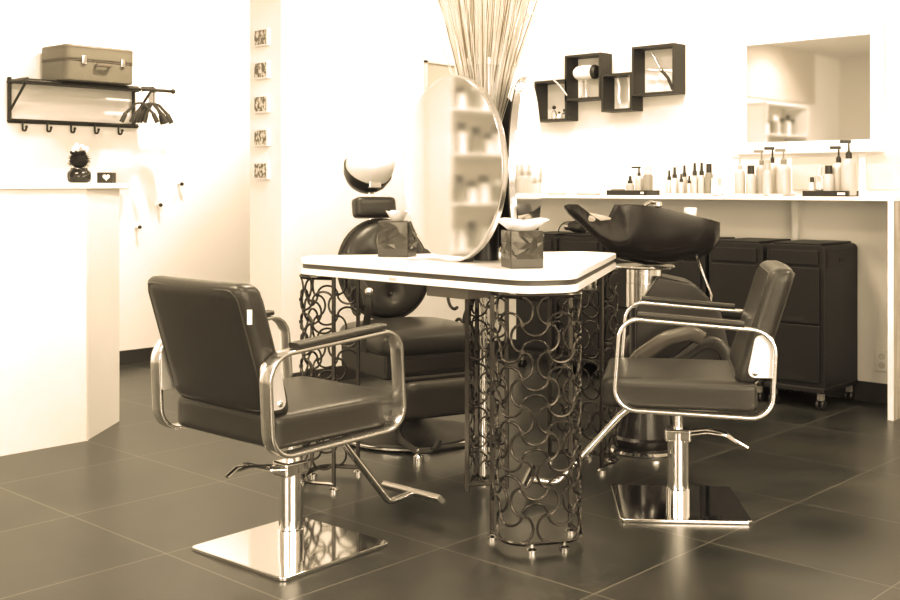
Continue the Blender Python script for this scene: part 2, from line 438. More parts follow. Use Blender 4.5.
# ------------------------------------------------------------------ product wall: counter
t = thing('wall_counter', 'long pale wall counter with a wooden end panel along the right wall', 'counter', (0,0,0))
obj('countertop', B(5.29,XB,2.085,YP-.001,1.033,1.053), WHITEL, t, smooth=False, bevel=.002)
obj('end_panel', B(5.292,XB,2.09,2.118,0,1.033), WOOD, t, smooth=False)
obj('panel_edge', B(5.289,5.2925,2.09,2.118,0,1.033), WHITEL, t, smooth=False)
bm = bmesh.new()
prism_xz(bm, [(0,0),(.03,0),(.03,.26),(0,.26)], -.018, .018)
for v in bm.verts:
    v.co.y *= (.6+2.0*v.co.z); v.co.x += 5.60; v.co.y += 2.735; v.co.z += .773
obj('support_bracket', bm, WHITEP, t, smooth=False)

# black carts under the counter
def make_cart(label, y0):
    t = thing('trolley_cart', label, 'cart', (5.27,y0,0), 0, 'black salon trolleys under the counter')
    W, D = .31, .40
    P = fillet([(0,.10),(W,.10),(W,.812),(0,.812)], [0,0,.03,.03], 6)
    bm = bmesh.new()
    a = [bm.verts.new((.012, p[0], p[1])) for p in P]; b = [bm.verts.new((D, p[0], p[1])) for p in P]
    n = len(P); bm.faces.new(a[::-1]); bm.faces.new(b)
    for i in range(n): bm.faces.new((a[i], a[(i+1) % n], b[(i+1) % n], b[i]))
    obj('body', bm, CARTM, t, bevel=.004)
    obj('lid', B(.03,D-.02,.025,W-.025,.812,.822), CARTM, t, smooth=False, bevel=.004)
    for z0, z1 in ((.425,.70),(.135,.415)):
        bm = bmesh.new(); box(bm, -.004, .012, .022, W-.022, z0, z1)
        d = obj('drawer', bm, CARTM, t, smooth=False, bevel=.003)
        obj('slot_shade', B(-.0055,.004,.10,.20,z0+.012,z0+.030), CARTD, d, smooth=False)  # raised dark strip, paints the shade of the handle cutout
    obj('top_band', B(.0,.012,.03,W-.03,.715,.785), CARTM, t, smooth=False, bevel=.003)
    obj('side_panel', B(.04,D-.04,-.003,.0,.70,.77), CARTM, t, smooth=False, bevel=.001)
    obj('notch_shade', B(.17,.235,-.0045,-.002,.725,.745), CARTD, t, smooth=False)  # dark strip in place of the shaded side cutout
    obj('bottom_tray', B(-.01,D,-.004,W+.004,.085,.112), CARTM, t, smooth=False, bevel=.006)
    for x in (.035, D-.035):
        for y in (.03, W-.03):
            bm = bmesh.new(); box(bm, x-.012, x+.012, y-.016, y+.016, .045, .086)
            c = obj('caster', bm, GREYP, t, smooth=False, bevel=.004)
            bm = bmesh.new()
            for s in (-.014, .014):
                lathe(bm, [(.0,-.006),(.022,-.006),(.025,-.002),(.025,.002),(.022,.006),(0,.006)], 16, M=Matrix.Translation((x, y+s, .025)) @ Matrix.Rotation(PI/2, 4, 'X'))
            obj('wheel', bm, BLACKP, c)
    return t
cl = ['black salon trolley at the right end under the counter','black salon trolley second from the right end panel, behind the right chair back',
      'black salon trolley directly behind the wash basin','black salon trolley left of the basin pedestal under the counter','black salon trolley behind the lattice leg, with a hair dryer on top','black salon trolley farthest along the row, seen through the near lattice leg']
cart0 = make_cart(cl[0], 2.425)
for k in range(1, 6):
    c = cart0.copy(); C.objects.link(c); c.location = (5.27, 2.425+.331*k, 0); c['label'] = cl[k]
    for ch in list(cart0.children):
        d = ch.copy(); C.objects.link(d); d.parent = c
        for g in ch.children:
            e = g.copy(); C.objects.link(e); e.parent = d

# dryer and cable on a cart
t = thing('hair_dryer', 'black hair dryer with steel nozzle lying on a trolley', 'hair dryer', (5.40,4.02,.823), R(70))
M = Matrix.Translation((0,0,.042)) @ Matrix.Rotation(R(90),4,'Y')
obj('barrel', lathe(bmesh.new(), [(0,-.09),(.03,-.09),(.038,-.06),(.038,.0),(.030,.05)], 18, M=M), BLACKP, t)
obj('nozzle', lathe(bmesh.new(), [(.028,.05),(.026,.10),(.020,.10)], 18, M=M), CHROME, t)
obj('handle', cushion(.035,.13,.03,.014,n=4,M=Matrix.Translation((-.04,-.09,.03))), BLACKP, t)
bm = bmesh.new(); pts = []
for k in range(90):
    a = k*.28; r = .06+.02*math.sin(k*.37)
    pts.append((r*1.25*math.cos(a), r*math.sin(a), .012+.012*(1+math.sin(k*.61))+k*.0003))
tube(bm, pts, .004, 6)
o = obj('power_cable', bm, BLACKP); o.location = (5.42,3.78,.820); tag(o, 'coiled black power cable heaped on a trolley beside the hair dryer', 'cable')
bm = bmesh.new(); tube(bm, [(math.cos(a)*.0, math.cos(a)*.085, .006+.065*max(0,math.sin(a))) for a in [R(i*10) for i in range(19)]], .004, 6)
o = obj('dryer_cord', bm, BLACKP); o.location = (5.44,4.10,.82); tag(o, 'looped black cord arching above the hair dryer', 'cable')
bm = bmesh.new()
g = [[bm.verts.new((i*.035-.05, j*.04-.07, .01+random.uniform(0,.03))) for j in range(4)] for i in range(4)]
for i in range(3):
    for j in range(3): bm.faces.new((g[i][j], g[i+1][j], g[i+1][j+1], g[i][j+1]))
o = obj('crumpled_cloth', bm, TISSUE); o.location = (5.50,3.90,.822); tag(o, 'crumpled white cloth on the trolleys by the dryer', 'cloth')

# outlet
t = thing('wall_outlet', 'white double wall outlet low beside the wooden end panel', 'outlet', (XB,2.305,.215))
obj('plate', B(-.008,0,-.038,.038,-.055,.055), WHITEP, t, smooth=False, bevel=.003)
for z in (-.022,.022): obj('socket', lathe(bmesh.new(), [(.016,0),(.016,.003),(.012,.003),(.011,.001)], 16, M=Matrix.Translation((-.008,0,z)) @ Matrix.Rotation(-PI/2,4,'Y')), CREAMP, t)

# pale boards leaning behind the bottles
for y0, y1, lab in ((2.43,2.79,'pale flat panel on the wall under the mirror, left one'),(2.145,2.385,'pale flat panel on the wall under the mirror, by the end')):
    t = thing('wall_plate', lab, 'panel', (XB,0,0))
    obj('board', B(-.012,0,y0,y1,1.085,1.262), CREAMP, t, smooth=False, bevel=.003)

# lit mirror
t = thing('wall_mirror', 'large rectangular mirror in a wide white frame on the right wall', 'mirror', (XB,2.705,1.612))
oy, oz, iy, iz = .412, .332, .350, .268
bm = bmesh.new()
def frame_ring(bm, rows):
    rs = []
    for x, hy, hz in rows: rs.append([bm.verts.new((x, sy*hy, sz*hz)) for sy, sz in ((-1,-1),(1,-1),(1,1),(-1,1))])
    for a, b in zip(rs, rs[1:]):
        for i in range(4): bm.faces.new((a[i], a[(i+1) % 4], b[(i+1) % 4], b[i]))
frame_ring(bm, [(0,oy,oz),(-.045,oy,oz),(-.05,oy-.012,oz-.012),(-.05,oy-.02,oz-.02),(-.032,iy,iz),(-.02,iy,iz)])
obj('frame', bm, mat('white gloss frame', (.88,.87,.86), .25, noise=.02), t, smooth=False)
obj('glass', B(-.024,-.018,-iy,iy,-iz,iz), MIRR, t, smooth=False)
for k in range(3): pass

# four black cube shelves
boxes = [(4.20,4.455,1.512,1.768,'lowest left black cube shelf holding small bottles'),(3.945,4.215,1.632,1.912,'black cube shelf holding a white vintage hair dryer'),
         (3.722,3.94,1.552,1.778,'small black cube shelf holding two white hooked tools'),(3.432,3.722,1.636,1.924,'highest right black cube shelf holding crossed curling irons')]
for y0, y1, z0, z1, lab in boxes:
    y0 += .022; y1 += .022
    t = thing('cube_shelf', lab, 'shelf', (XB, (y0+y1)/2, z0), 0, 'black cube shelves on the right wall')
    w2 = (y1-y0)/2; h = z1-z0; th = .014
    bm = bmesh.new()
    box(bm, -.12, 0, -w2, w2, 0, th); box(bm, -.12, 0, -w2, w2, h-th, h); box(bm, -.12, 0, -w2, -w2+th, th, h-th); box(bm, -.12, 0, w2-th, w2, th, h-th)
    obj('cube_frame', bm, BLACKM, t, smooth=False)
# vintage dryer
t = thing('vintage_hair_dryer', 'white vintage hair dryer on a stand inside a black cube shelf', 'hair dryer', (5.635,4.108,1.647))
M = Matrix.Translation((-.02,0,.155)) @ Matrix.Rotation(R(90),4,'X')
obj('barrel', lathe(bmesh.new(), [(0,-.078),(.03,-.078),(.042,-.06),(.047,-.02),(.045,.03),(.04,.055),(.0,.055)], 22, M=M), WHITEP, t)
obj('motor_cap', lathe(bmesh.new(), [(.041,.055),(.044,.06),(.044,.075),(.036,.085),(0,.085)], 22, M=M), BLACKP, t)
obj('stand', cyl(bmesh.new(), -.02, 0, 0, .11, .006, 10), CHROME, t)
obj('foot', lathe(bmesh.new(), [(.03,0),(.028,.006),(.006,.009)], 18, -.02, 0), CHROME, t)
# small perfume bottles
for dy, h, m, lab in ((.06,.085,CLEARP,'tallest clear perfume bottle in the lowest cube shelf'),(.02,.045,WHITEP,'squat white jar in the lowest cube shelf'),(-.02,.06,CLEARP,'round clear flask in the lowest cube shelf'),(-.055,.05,BLACKP,'short dark flask at the right of the lowest cube shelf')):
    t = thing('perfume_bottle', lab, 'bottle', (5.61,4.29+dy,1.526))
    obj('flask', lathe(bmesh.new(), [(0,0),(.017,0),(.019,h*.3),(.014,h*.55),(.006,h*.65),(.006,h*.75)], 14), m, t)
    obj('stopper', ball(bmesh.new(), (0,0,h*.86), h*.12+.003, 8), BLACKP, t)
# hooked tools
for dy, lab in ((.035,'white hooked comb at the left in the small cube shelf'),(-.04,'white hooked comb at the right in the small cube shelf')):
    t = thing('hanging_comb', lab, 'comb', (5.62,3.83+dy,1.60))
    obj('handle', sweep(bmesh.new(), fillet([(0,.012,.15),(0,.0,.10),(0,.006,.04),(0,-.004,.0)], .03, 4, False), rrect(.016,.006,.002), up=(0,1,0)), WHITEP, t)
    obj('hook', tube(bmesh.new(), [(0,.012,.148),(0,.01,.162),(0,.0,.162)], .002, 6), CHROME, t)
# curling irons
def iron(y0, z0, y1, z1, lab, m, x):
    t = thing('curling_iron', lab, 'curling iron', (x,0,0))
    a = Vector((0,y0,z0)); b = Vector((0,y1,z1)); mid = (a+b)/2+Vector((0,.006,.006))
    obj('tongs', tube(bmesh.new(), [a, mid], .007, 10), m, t)
    obj('handle', tube(bmesh.new(), [mid, mid*.5+b*.5+Vector((0,-.008,.008)), b], .009, 10), BLACKP if m is not WHITEP else WHITEP, t)
    obj('pivot', ball(bmesh.new(), mid, .012, 10), CHROME, t)
iron(3.63,1.885,3.49,1.662,'long silver curling iron standing diagonally in the highest cube shelf',SATIN,5.61)
iron(3.67,1.79,3.475,1.752,'pale curling iron lying across the long one in the highest cube shelf',WHITEP,5.635)

# ------------------------------------------------------------------ products on the counter
ZT = 1.053
BOTW = mat('bottle white', (.50,.485,.46), .3, noise=.05)
def tray(y0, y1, lab, m, h=.02):
    t = thing('product_tray', lab, 'tray', (5.44,(y0+y1)/2,ZT)); w2 = (y1-y0)/2-.02
    bm = bmesh.new(); box(bm, -.065,.065,-w2,w2,0,.005)
    for a in ((-.065,-.06,-w2,w2),(.06,.065,-w2,w2),(-.06,.06,-w2,-w2+.005),(-.06,.06,w2-.005,w2)): box(bm, *a, .005, h)
    obj('tray_body', bm, m, t, smooth=False)
    return t
tr = tray(3.49,3.805,'black tray of products at the left of the counter',BLACKP,.028); obj('badge', B(-.0665,-.065,-.115,-.095,.008,.02), WHITEP, tr, smooth=False)
tray(3.085,3.435,'pale low tray under the dropper bottles',CREAMP,.012)
tray(2.67,3.005,'pale low tray under the pump bottles beneath the mirror',CREAMP,.012)
tr = tray(2.33,2.605,'black tray of products nearest the end panel',BLACKP,.028); obj('badge', B(-.0665,-.065,-.105,-.065,.008,.02), WHITEP, tr, smooth=False)
for y0, y1, lab in ((4.13,4.25,'small flat dish at the far left of the counter'),(3.88,4.03,'wider flat dish left of the black tray')):
    t = thing('flat_dish', lab, 'dish', (5.43,(y0+y1)/2,ZT))
    obj('dish', lathe(bmesh.new(), [(0,0),((y1-y0)/2-.01,0),((y1-y0)/2,.012),((y1-y0)/2-.006,.012),(0,.004)], 20), CREAMP, t)
def bottle(y, h, r, m, capm, kind, lab, x=5.43, z=None, group=None):
    z = ZT+.005 if z is None else z
    t = thing('pump_bottle' if kind == 'pump' else 'product_jar' if kind == 'jar' else 'product_bottle', lab, 'jar' if kind == 'jar' else 'bottle', (x,y,z), R(120 if kind == 'pump' else 0), group)
    if kind == 'jar':
        obj('body', lathe(bmesh.new(), [(0,0),(r,0),(r,h*.6),(r*.95,h*.62)], 18), m, t)
        obj('lid', lathe(bmesh.new(), [(r*1.03,h*.6),(r*1.03,h),(0,h)], 18), capm, t)
    elif kind == 'pump':
        hb = h*.66
        obj('body', lathe(bmesh.new(), [(0,0),(r*.95,0),(r,.006),(r,hb*.82),(r*.85,hb*.92),(r*.4,hb)], 20), m, t)
        bm = bmesh.new(); lathe(bm, [(r*.42,hb-.004),(r*.42,hb+h*.09),(r*.25,hb+h*.12),(.005,hb+h*.13),(.004,h*.93)], 14)
        box(bm, -.010, .042, -.007, .007, h*.93, h*.99)
        obj('pump', bm, capm, t, sharp=30)
    elif kind == 'dropper':
        hb = h*.62
        obj('body', lathe(bmesh.new(), [(0,0),(r,0),(r,hb*.85),(r*.5,hb)], 16), m, t)
        obj('cap', lathe(bmesh.new(), [(r*.62,hb-.002),(r*.62,hb+h*.1),(r*.4,hb+h*.14),(r*.3,h),(0,h)], 12), capm, t)
    elif kind == 'box':
        obj('body', B(-r,r,-r,r,0,h*.55), m, t, smooth=False, bevel=.002)
        obj('lid', B(-r,r,-r,r,h*.55,h), capm, t, smooth=False, bevel=.002)
    else:
        hb = h*.72
        obj('body', lathe(bmesh.new(), [(0,0),(r,0),(r,hb*.9),(r*.7,hb)], 18), m, t)
        obj('cap', lathe(bmesh.new(), [(r*.72,hb-.002),(r*.68,h),(0,h)], 16), capm, t)
for a in [
 (3.744,.030,.040,BOTW,GREYP,'jar','low wide jar with grey lid on the left black tray'),
 (3.660,.105,.024,BOTW,BLACKP,'dropper','short white bottle with tiny black cap on the left black tray'),
 (3.600,.160,.022,BOTW,BLACKP,'pump','slim white pump bottle with black pump on the left black tray'),
 (3.540,.158,.028,GREYP,CREAMP,'cap','tall grey cylinder bottle at the right of the left black tray'),
 (3.400,.135,.017,BOTW,BLACKP,'dropper','leftmost black-capped bottle on the low pale tray'),
 (3.365,.152,.021,CREAMP,BLACKP,'dropper','cream bottle with black tip second from left on the pale tray'),
 (3.330,.163,.019,BOTW,BLACKP,'dropper','taller white bottle with round black cap third from left on the pale tray'),
 (3.305,.115,.016,BOTW,BLACKP,'dropper','small white bottle with black tip in front row of the pale tray'),
 (3.272,.104,.015,CREAMP,BLACKP,'dropper','smallest cream bottle with black tip on the pale tray'),
 (3.238,.174,.020,BOTW,BLACKP,'dropper','left one of the paired tall white dropper bottles'),
 (3.195,.175,.020,BOTW,BLACKP,'dropper','right one of the paired tall white dropper bottles'),
 (3.150,.168,.021,GREYP,BLACKP,'cap','dark grey bottle with broad black cap right of the dropper bottles'),
 (3.105,.090,.021,WHITEP,CREAMP,'box','small square cream box bottle at the right end of the pale tray'),
 (2.965,.205,.028,BOTW,BOTW,'pump','all white pump bottle at the left of the mirror group'),
 (2.900,.155,.026,BOTW,BLACKP,'cap','white bottle with black screw cap in the mirror group'),
 (2.862,.240,.028,BOTW,GREYP,'pump','white pump bottle with grey pump behind the screw-cap bottle'),
 (2.800,.255,.024,CREAMP,BLACKP,'pump','tallest cream pump bottle with black pump in the mirror group'),
 (2.785,.180,.024,BOTW,BOTW,'cap','plain white bottle with white cap in front of the tallest pump bottle'),
 (2.715,.242,.036,BOTW,GREYP,'pump','wide white pump bottle at the right of the mirror group'),
 (2.560,.092,.015,CREAMP,BLACKP,'cap','tiny cream bottle at the left of the right black tray'),
 (2.520,.142,.020,CLEARP,CREAMP,'cap','clear bottle second from left on the right black tray'),
 (2.472,.150,.026,BOTW,BLACKP,'cap','white bottle with black screw cap on the right black tray'),
 (2.440,.250,.030,CREAMP,BLACKP,'pump','cream pump bottle behind the black-capped one on the right black tray'),
 (2.368,.278,.037,BOTW,BLACKP,'pump','biggest white pump bottle nearest the end panel')]:
    y, h, r, m, c, k, lab = a
    xx = 5.43+(.045 if 'behind' in lab or 'round black cap' in lab or 'tallest cream' in lab else 0)-(.04 if 'front' in lab and k != 'dropper' else 0)-(.03 if 'front row' in lab else 0)
    bottle(y, h, r, m, c, k, lab, x=xx)

# ------------------------------------------------------------------ shelves behind reception (seen in the mirrors)
t = thing('product_shelving', 'tall white product shelving reflected in the oval mirror', 'shelving', (-.70,YA-.16,0))
bm = bmesh.new()
for z in (.30,.62,.98,1.36,1.70,2.05): box(bm, -.5,.5,-.13,.15,z-.02,z)
obj('shelf_boards', bm, WHITEL, t, smooth=False)
bm = bmesh.new()
for x in (-.51,.49): box(bm, x, x+.02, -.13,.15, 0, 2.02)
obj('side_board', bm, WHITEL, t, smooth=False)
obj('back_board', B(-.5,.5,.14,.155,0,2.02), TANW, t, smooth=False)
rr = random.Random(3)
for zi, z in enumerate((.62,.98,1.36,1.70)):
    for k in range(7):
        h = rr.uniform(.15,.24); dk = rr.random() < (.8 if z == .98 else .45)
        bottle(YA-.16+rr.uniform(-.03,.03), h, rr.uniform(.035,.05), GREYP if dk else WHITEP, BLACKP if rr.random() < .7 else WHITEP, 'cap',
               'salon product bottle on the shelving reflected in the oval mirror', x=-1.10+k*.135, z=z, group='bottles on the reflected shelving')

# ------------------------------------------------------------------ the triangular styling table
TC = (3.041, 2.678); TR = R(118.08)
tb = thing('styling_table', 'white three-sided styling table on dark circle-pattern lattice legs', 'table', (TC[0],TC[1],0), TR)
def pol(a, r): return Vector((r*math.cos(a), r*math.sin(a)))
def tri_outline(rho, hc, rad, seg=8):
    P = []
    for k in range(3):
        a = R(120*k); o = pol(a, rho); s = pol(a+PI/2, hc)
        P += [o-s, o+s]
    return [(p.x, p.y) for p in fillet(P, rad, seg)]
obj('tabletop', prism(bmesh.new(), tri_outline(.685,.085,.09), .818, .838), WHITEL, tb, bevel=.002)
tag(obj('edge_band', prism(bmesh.new(), tri_outline(.678,.082,.088), .802, .818), DARKB, tb), 'dark groove band')
tag(obj('lower_top', prism(bmesh.new(), tri_outline(.685,.085,.09), .779, .802), WHITEL, tb, bevel=.002), 'lower white board')

def lattice_panel(bm, path, z0, z1, ncol, nrow, r, close=False):
    """bone-shaped circle lattice wrapped on a plan path (list of 2D points)"""
    P = [Vector(p) for p in path]; cum = [0]
    for a, b in zip(P, P[1:]): cum.append(cum[-1]+(b-a).length)
    Lt = cum[-1]
    def at(u):
        s = max(0, min(Lt, u*Lt))
        for i in range(len(P)-1):
            if s <= cum[i+1]+1e-9:
                f = (s-cum[i])/max(1e-9, cum[i+1]-cum[i]); return P[i].lerp(P[i+1], f)
        return P[-1]
    def q(c, rw):
        p = at(c/ncol); return Vector((p.x, p.y, z0+(z1-z0)*rw/nrow))
    sag = .42; SEG = 10
    def arc(c0, r0, c1, r1, sgn):
        pts = []
        for k in range(SEG+1):
            t = k/SEG; a = PI*t
            # flattened semicircle, chord from 0 to 1
            tt = .5-.5*math.cos(a)
            bulge = math.sin(a)*sag*sgn
            if r0 == r1: cc, rw = c0+(c1-c0)*tt, r0+bulge
            else: cc, rw = c0+bulge, r0+(r1-r0)*tt
            cc = max(0, min(ncol, cc)); rw = max(0, min(nrow, rw))
            pts.append(q(cc, rw))
        sweep(bm, pts, circ(r*.95, 6), caps=False)
    for i in range(ncol+1):
        for j in range(nrow+1):
            if i < ncol and 0 < j < nrow: arc(i, j, i+1, j, 1 if (i+j) % 2 else -1)
            if j < nrow and 0 < i < ncol: arc(i, j, i, j+1, -1 if (i+j) % 2 else 1)
            if 0 < i < ncol and 0 < j < nrow:
                p = q(i, j); box(bm, p.x-r*1.25, p.x+r*1.25, p.y-r*1.25, p.y+r*1.25, p.z-r*1.25, p.z+r*1.25)
def leg_path():
    # D-shaped plan, mouth towards the table centre
    return [Vector((p[0], p[1])) for p in fillet([(.525,-.13),(.678,-.127),(.678,.127),(.525,.13)], .085, 9, False)]
for k in range(3):
    rot = Matrix.Rotation(R(120*k), 4, 'Z')
    bm = bmesh.new(); path = leg_path()
    lattice_panel(bm, path, .030, .768, 6, 9, .0045)
    for z in (.026, .770): sweep(bm, [(p.x, p.y, z) for p in path], rect(.006, .016))
    for p in (path[0], path[-1]): box(bm, p.x-.006, p.x+.006, p.y-.006, p.y+.006, .018, .778)
    for v in bm.verts: v.co = rot @ v.co
    lg = obj('lattice_leg', bm, LATT, tb, sharp=60)
    for i in (0, 11, len(path)//2, len(path)-12, len(path)-1):
        p = path[i]; bm = lathe(bmesh.new(), [(.0,0),(.017,0),(.017,.010),(.006,.016),(.005,.028)], 12, p.x, p.y)
        for v in bm.verts: v.co = rot @ v.co
        obj('foot', bm, CHROME, lg)
# central lattice column with chrome tube
tri = [pol(R(60+120*k), .085) for k in range(3)]
bm = bmesh.new()
for k in range(3):
    a, b = tri[k], tri[(k+1) % 3]
    lattice_panel(bm, [a, b], .05, .75, 2, 9, .004)
    box(bm, a.x-.007, a.x+.007, a.y-.007, a.y+.007, .02, .778)
    sweep(bm, [(a.x,a.y,.045),(b.x,b.y,.045)], rect(.008,.016))
obj('centre_column', bm, LATT, tb, sharp=60)
obj('chrome_tube', cyl(bmesh.new(), 0, 0, .02, .74, .014, 16), CHROME, tb)
bm = bmesh.new(); prism(bm, tri_outline(.15,.05,.01,2), .728, .778)
obj('cable_box', bm, DRAWM, tb, smooth=False, bevel=.002)
ux, uy = (lambda dx, dy: (dx*math.cos(TR)+dy*math.sin(TR), -dx*math.sin(TR)+dy*math.cos(TR)))(2.745-TC[0], 2.535-TC[1])
Mq = Matrix.Translation((ux, uy, 0)) @ Matrix.Rotation(R(60), 4, 'Z')
tag(obj('cable_tray', B(-.06,.05,-.095,.095,.736,.778, M=Mq), DRAWM, tb, smooth=False, bevel=.003), 'grey-brown shallow tray under the top')
# dryer ring under the right side
bm = bmesh.new(); M = Matrix.Translation((.50*math.cos(R(-8)), .0, 0))
def under(px, py):  # world -> table local
    dx, dy = px-TC[0], py-TC[1]; c, s = math.cos(-TR), math.sin(-TR); return dx*c-dy*s, dx*s+dy*c
ux, uy = under(3.255, 2.375)
lathe(bm, [(.03,.735),(.034,.740),(.034,.779),(.030,.779)], 20, ux, uy)
obj('dryer_holder', bm, CHROME, tb)
# small sticker on the near side edge
e = pol(R(180), 1); # mirror side normal of side one is local 60deg
a0 = R(60)
Msk = Matrix.Rotation(a0, 4, 'Z')
obj('edge_sticker', B(.414,.4172,-.045,-.008,.786,.796, M=Msk), CREAMP, tb, smooth=False)

# ---- the three oval mirrors
def oval_mirror(k, lab):
    # local +x = facing direction
    ang = TR+R(60+120*k); base = (TC[0]+.162*math.cos(ang), TC[1]+.162*math.sin(ang), .838)
    t = thing('oval_mirror', lab, 'mirror', base, ang, 'oval station mirrors on the styling table')
    a, b, zc = .246, .322, .327
    n = 64
    def ell(bm, a, b, x0, x1):
        A = [bm.verts.new((x0, a*math.cos(2*PI*i/n), zc+b*math.sin(2*PI*i/n))) for i in range(n)]
        Bq = [bm.verts.new((x1, a*math.cos(2*PI*i/n), zc+b*math.sin(2*PI*i/n))) for i in range(n)]
        bm.faces.new(A); bm.faces.new(Bq)
        for i in range(n): bm.faces.new((A[i], A[(i+1) % n], Bq[(i+1) % n], Bq[i]))
        return bm
    obj('backing', ell(bmesh.new(), a, b, -.022, .0), SHELL, t)
    obj('rim', ell(bmesh.new(), a+.0045, b+.0045, -.016, .0045), SATIN, t)
    obj('mirror_glass', ell(bmesh.new(), a-.003, b-.003, .004, .0062), MIRRS, t)
    bm = bmesh.new(); box(bm, -.06, -.02, -.05, .05, .0, .35)
    obj('support', bm, SHELL, t, smooth=False, bevel=.004)
    return t
# k=0 faces local 60, i.e. the side towards the left chair
oval_mirror(0, 'large oval mirror facing the left styling chair')
oval_mirror(1, 'oval mirror seen almost edge-on, facing the right styling chair')
oval_mirror(2, 'oval mirror at the back of the table, its dark rear towards the camera')

# core post and vase
t = thing('vase_stand', 'dark post between the three oval mirrors', 'stand', (TC[0],TC[1],.838))
obj('post', cyl(bmesh.new(), 0, 0, 0, .36, .055, 20), SHELL, t)
t = thing('glass_vase', 'tall pale glass vase between the oval mirrors', 'vase', (TC[0],TC[1],1.20))
obj('vase_wall', lathe(bmesh.new(), [(0,0),(.062,0),(.066,.02),(.066,.36),(.059,.36),(.058,.03),(0,.02)], 28), mat('frosted glass', (.86,.85,.83), .25, trans=.35, noise=.02), t)
bm = bmesh.new(); box(bm, -.06,.06,-.06,.06,.37,.378)
obj('rim_band', lathe(bmesh.new(), [(.067,.335),(.0685,.34),(.0685,.357),(.067,.36)], 28), WHITEP, t)
def twigs(name, m, n, seed, lab, rmax=.055, spread=.185, rad=.0021):
    rg = random.Random(seed); bm = bmesh.new()
    for k in range(n):
        a = rg.uniform(0, 2*PI); rr_ = math.sqrt(rg.random())
        r0 = rmax*.75*rr_; r1 = spread*rr_+rg.uniform(-.02,.02)
        a1 = a+rg.uniform(-.4,.4); top = rg.uniform(2.10,2.45)
        P = []
        for i in range(8):
            t_ = i/7; z = 1.23+(top-1.23)*t_; f = t_**1.25
            aa = a+(a1-a)*t_; r_ = r0+(r1*1.9-r0)*f
            P.append((r_*math.cos(aa)+rg.uniform(-.004,.004), r_*math.sin(aa)+rg.uniform(-.004,.004), z))
        tube(bm, P, rad*rg.uniform(.7,1.3), 5, scale=[1-.6*i/7 for i in range(8)])
    o = obj(name, bm, m); o.location = (TC[0], TC[1], 0); tag(o, lab, 'twigs', kind='stuff')
twigs('pale_willow_twigs', TWIGW, 200, 1, 'dense bundle of pale dried twigs rising from the vase')
twigs('brown_willow_twigs', TWIGB, 45, 2, 'thin brown twigs mixed through the pale bundle in the vase')
# long curling twigs to the right: rt = (.683,-.7305)
rt = Vector((.683,-.7305,0))
for P, lab in (([(0,0,1.5),(.06,0,1.55),(.13,0,1.68),(.22,0,1.84),(.30,0,1.93)],'long straight pale twig leaning far right out of the vase'),
            ([(.02,0,1.52),(.10,0,1.66),(.20,0,1.745),(.30,0,1.79),(.43,0,1.795)],'pale twig arching over to the right above the mirrors'),
            ([(.03,0,1.50),(.12,0,1.55),(.20,0,1.53),(.27,0,1.47),(.30,0,1.43)],'thin curled twig drooping in front of the cube shelves')):
    pts = [Vector((TC[0],TC[1],z))+rt*x for x, _, z in P]
    o = obj('curly_twig', tube(bmesh.new(), fillet(pts, .15, 6, False), .0028, 6), TWIGW); tag(o, lab, 'twig')

tag(obj('white_card', B(-.022,.022,-.003,.003,0,.20, M=Matrix.Translation((3.031,2.645,1.40)) @ Matrix.Rotation(R(-47),4,'Z')), WHITEP, smooth=False, bevel=.001), 'plain white card standing among the twigs in the vase', 'card')
# tissue boxes
def facet(bm, w, h, d, seed):
    rg = random.Random(seed); n = 5
    g = []
    for i in range(n+1):
        row = []
        for j in range(n+1):
            e = i in (0, n) or j in (0, n)
            x = (i/n-.5)*w+(0 if e else rg.uniform(-.35,.35)*w/n); z = j/n*h+(0 if e else rg.uniform(-.35,.35)*h/n)
            row.append(bm.verts.new((x, -(0 if e else rg.uniform(.0, d)), z)))
        g.append(row)
    for i in range(n):
        for j in range(n):
            a, b, c, e = g[i][j], g[i+1][j], g[i+1][j+1], g[i][j+1]
            if rg.random() < .5: bm.faces.new((a,b,c)); bm.faces.new((a,c,e))
            else: bm.faces.new((a,b,e)); bm.faces.new((b,c,e))
    return bm
def tissue_box(loc, rz, lab, seed, flop, s=.0595, h=.134):
    t = thing('tissue_box', lab, 'tissue box', loc, rz)
    obj('box_shell', B(-s,s,-s,s,0,h), BOXM, t, smooth=False, bevel=.003)
    for k in range(4):
        M = Matrix.Rotation(k*PI/2,4,'Z') @ Matrix.Translation((0,-s-.0005,.03))
        bm = facet(bmesh.new(), s*1.9, h*.74, .012, seed+k)
        for v in bm.verts: v.co = M @ v.co
        tag(obj('facet_panel', bm, FACET, t, smooth=False), 'crystal faceted relief')
    bm = bmesh.new(); rg = random.Random(seed+9); n = 24; rows = []
    for i in range(7):
        f = i/6; r = (.030+.05*f**.7)*flop; z = h-.004+.052*f-(.012*f*f)
        rows.append([bm.verts.new((r*(1+.07*math.sin(5*2*PI*k/n+i*.3)+rg.uniform(-.03,.03))*math.cos(2*PI*k/n), .75*r*(1+.05*math.sin(3*2*PI*k/n+1))*math.sin(2*PI*k/n), z+.004*f*math.sin(4*2*PI*k/n+seed))) for k in range(n)])
    for a, b in zip(rows, rows[1:]):
        for k in range(n): bm.faces.new((a[k], a[(k+1) % n], b[(k+1) % n], b[k]))
    c = bm.verts.new((0,0,h+.025))
    for k in range(n): bm.faces.new((rows[-1][k], rows[-1][(k+1) % n], c))
    obj('tissue', bm, TISSUE, t)
tissue_box((2.983,3.063,.838), R(29), 'dark faceted tissue box left of the large oval mirror', 11, .7)
tissue_box((2.841,2.335,.838), R(-33), 'dark faceted tissue box with a big white tissue under the edge-on mirror', 31, 1.08, .055, .121)

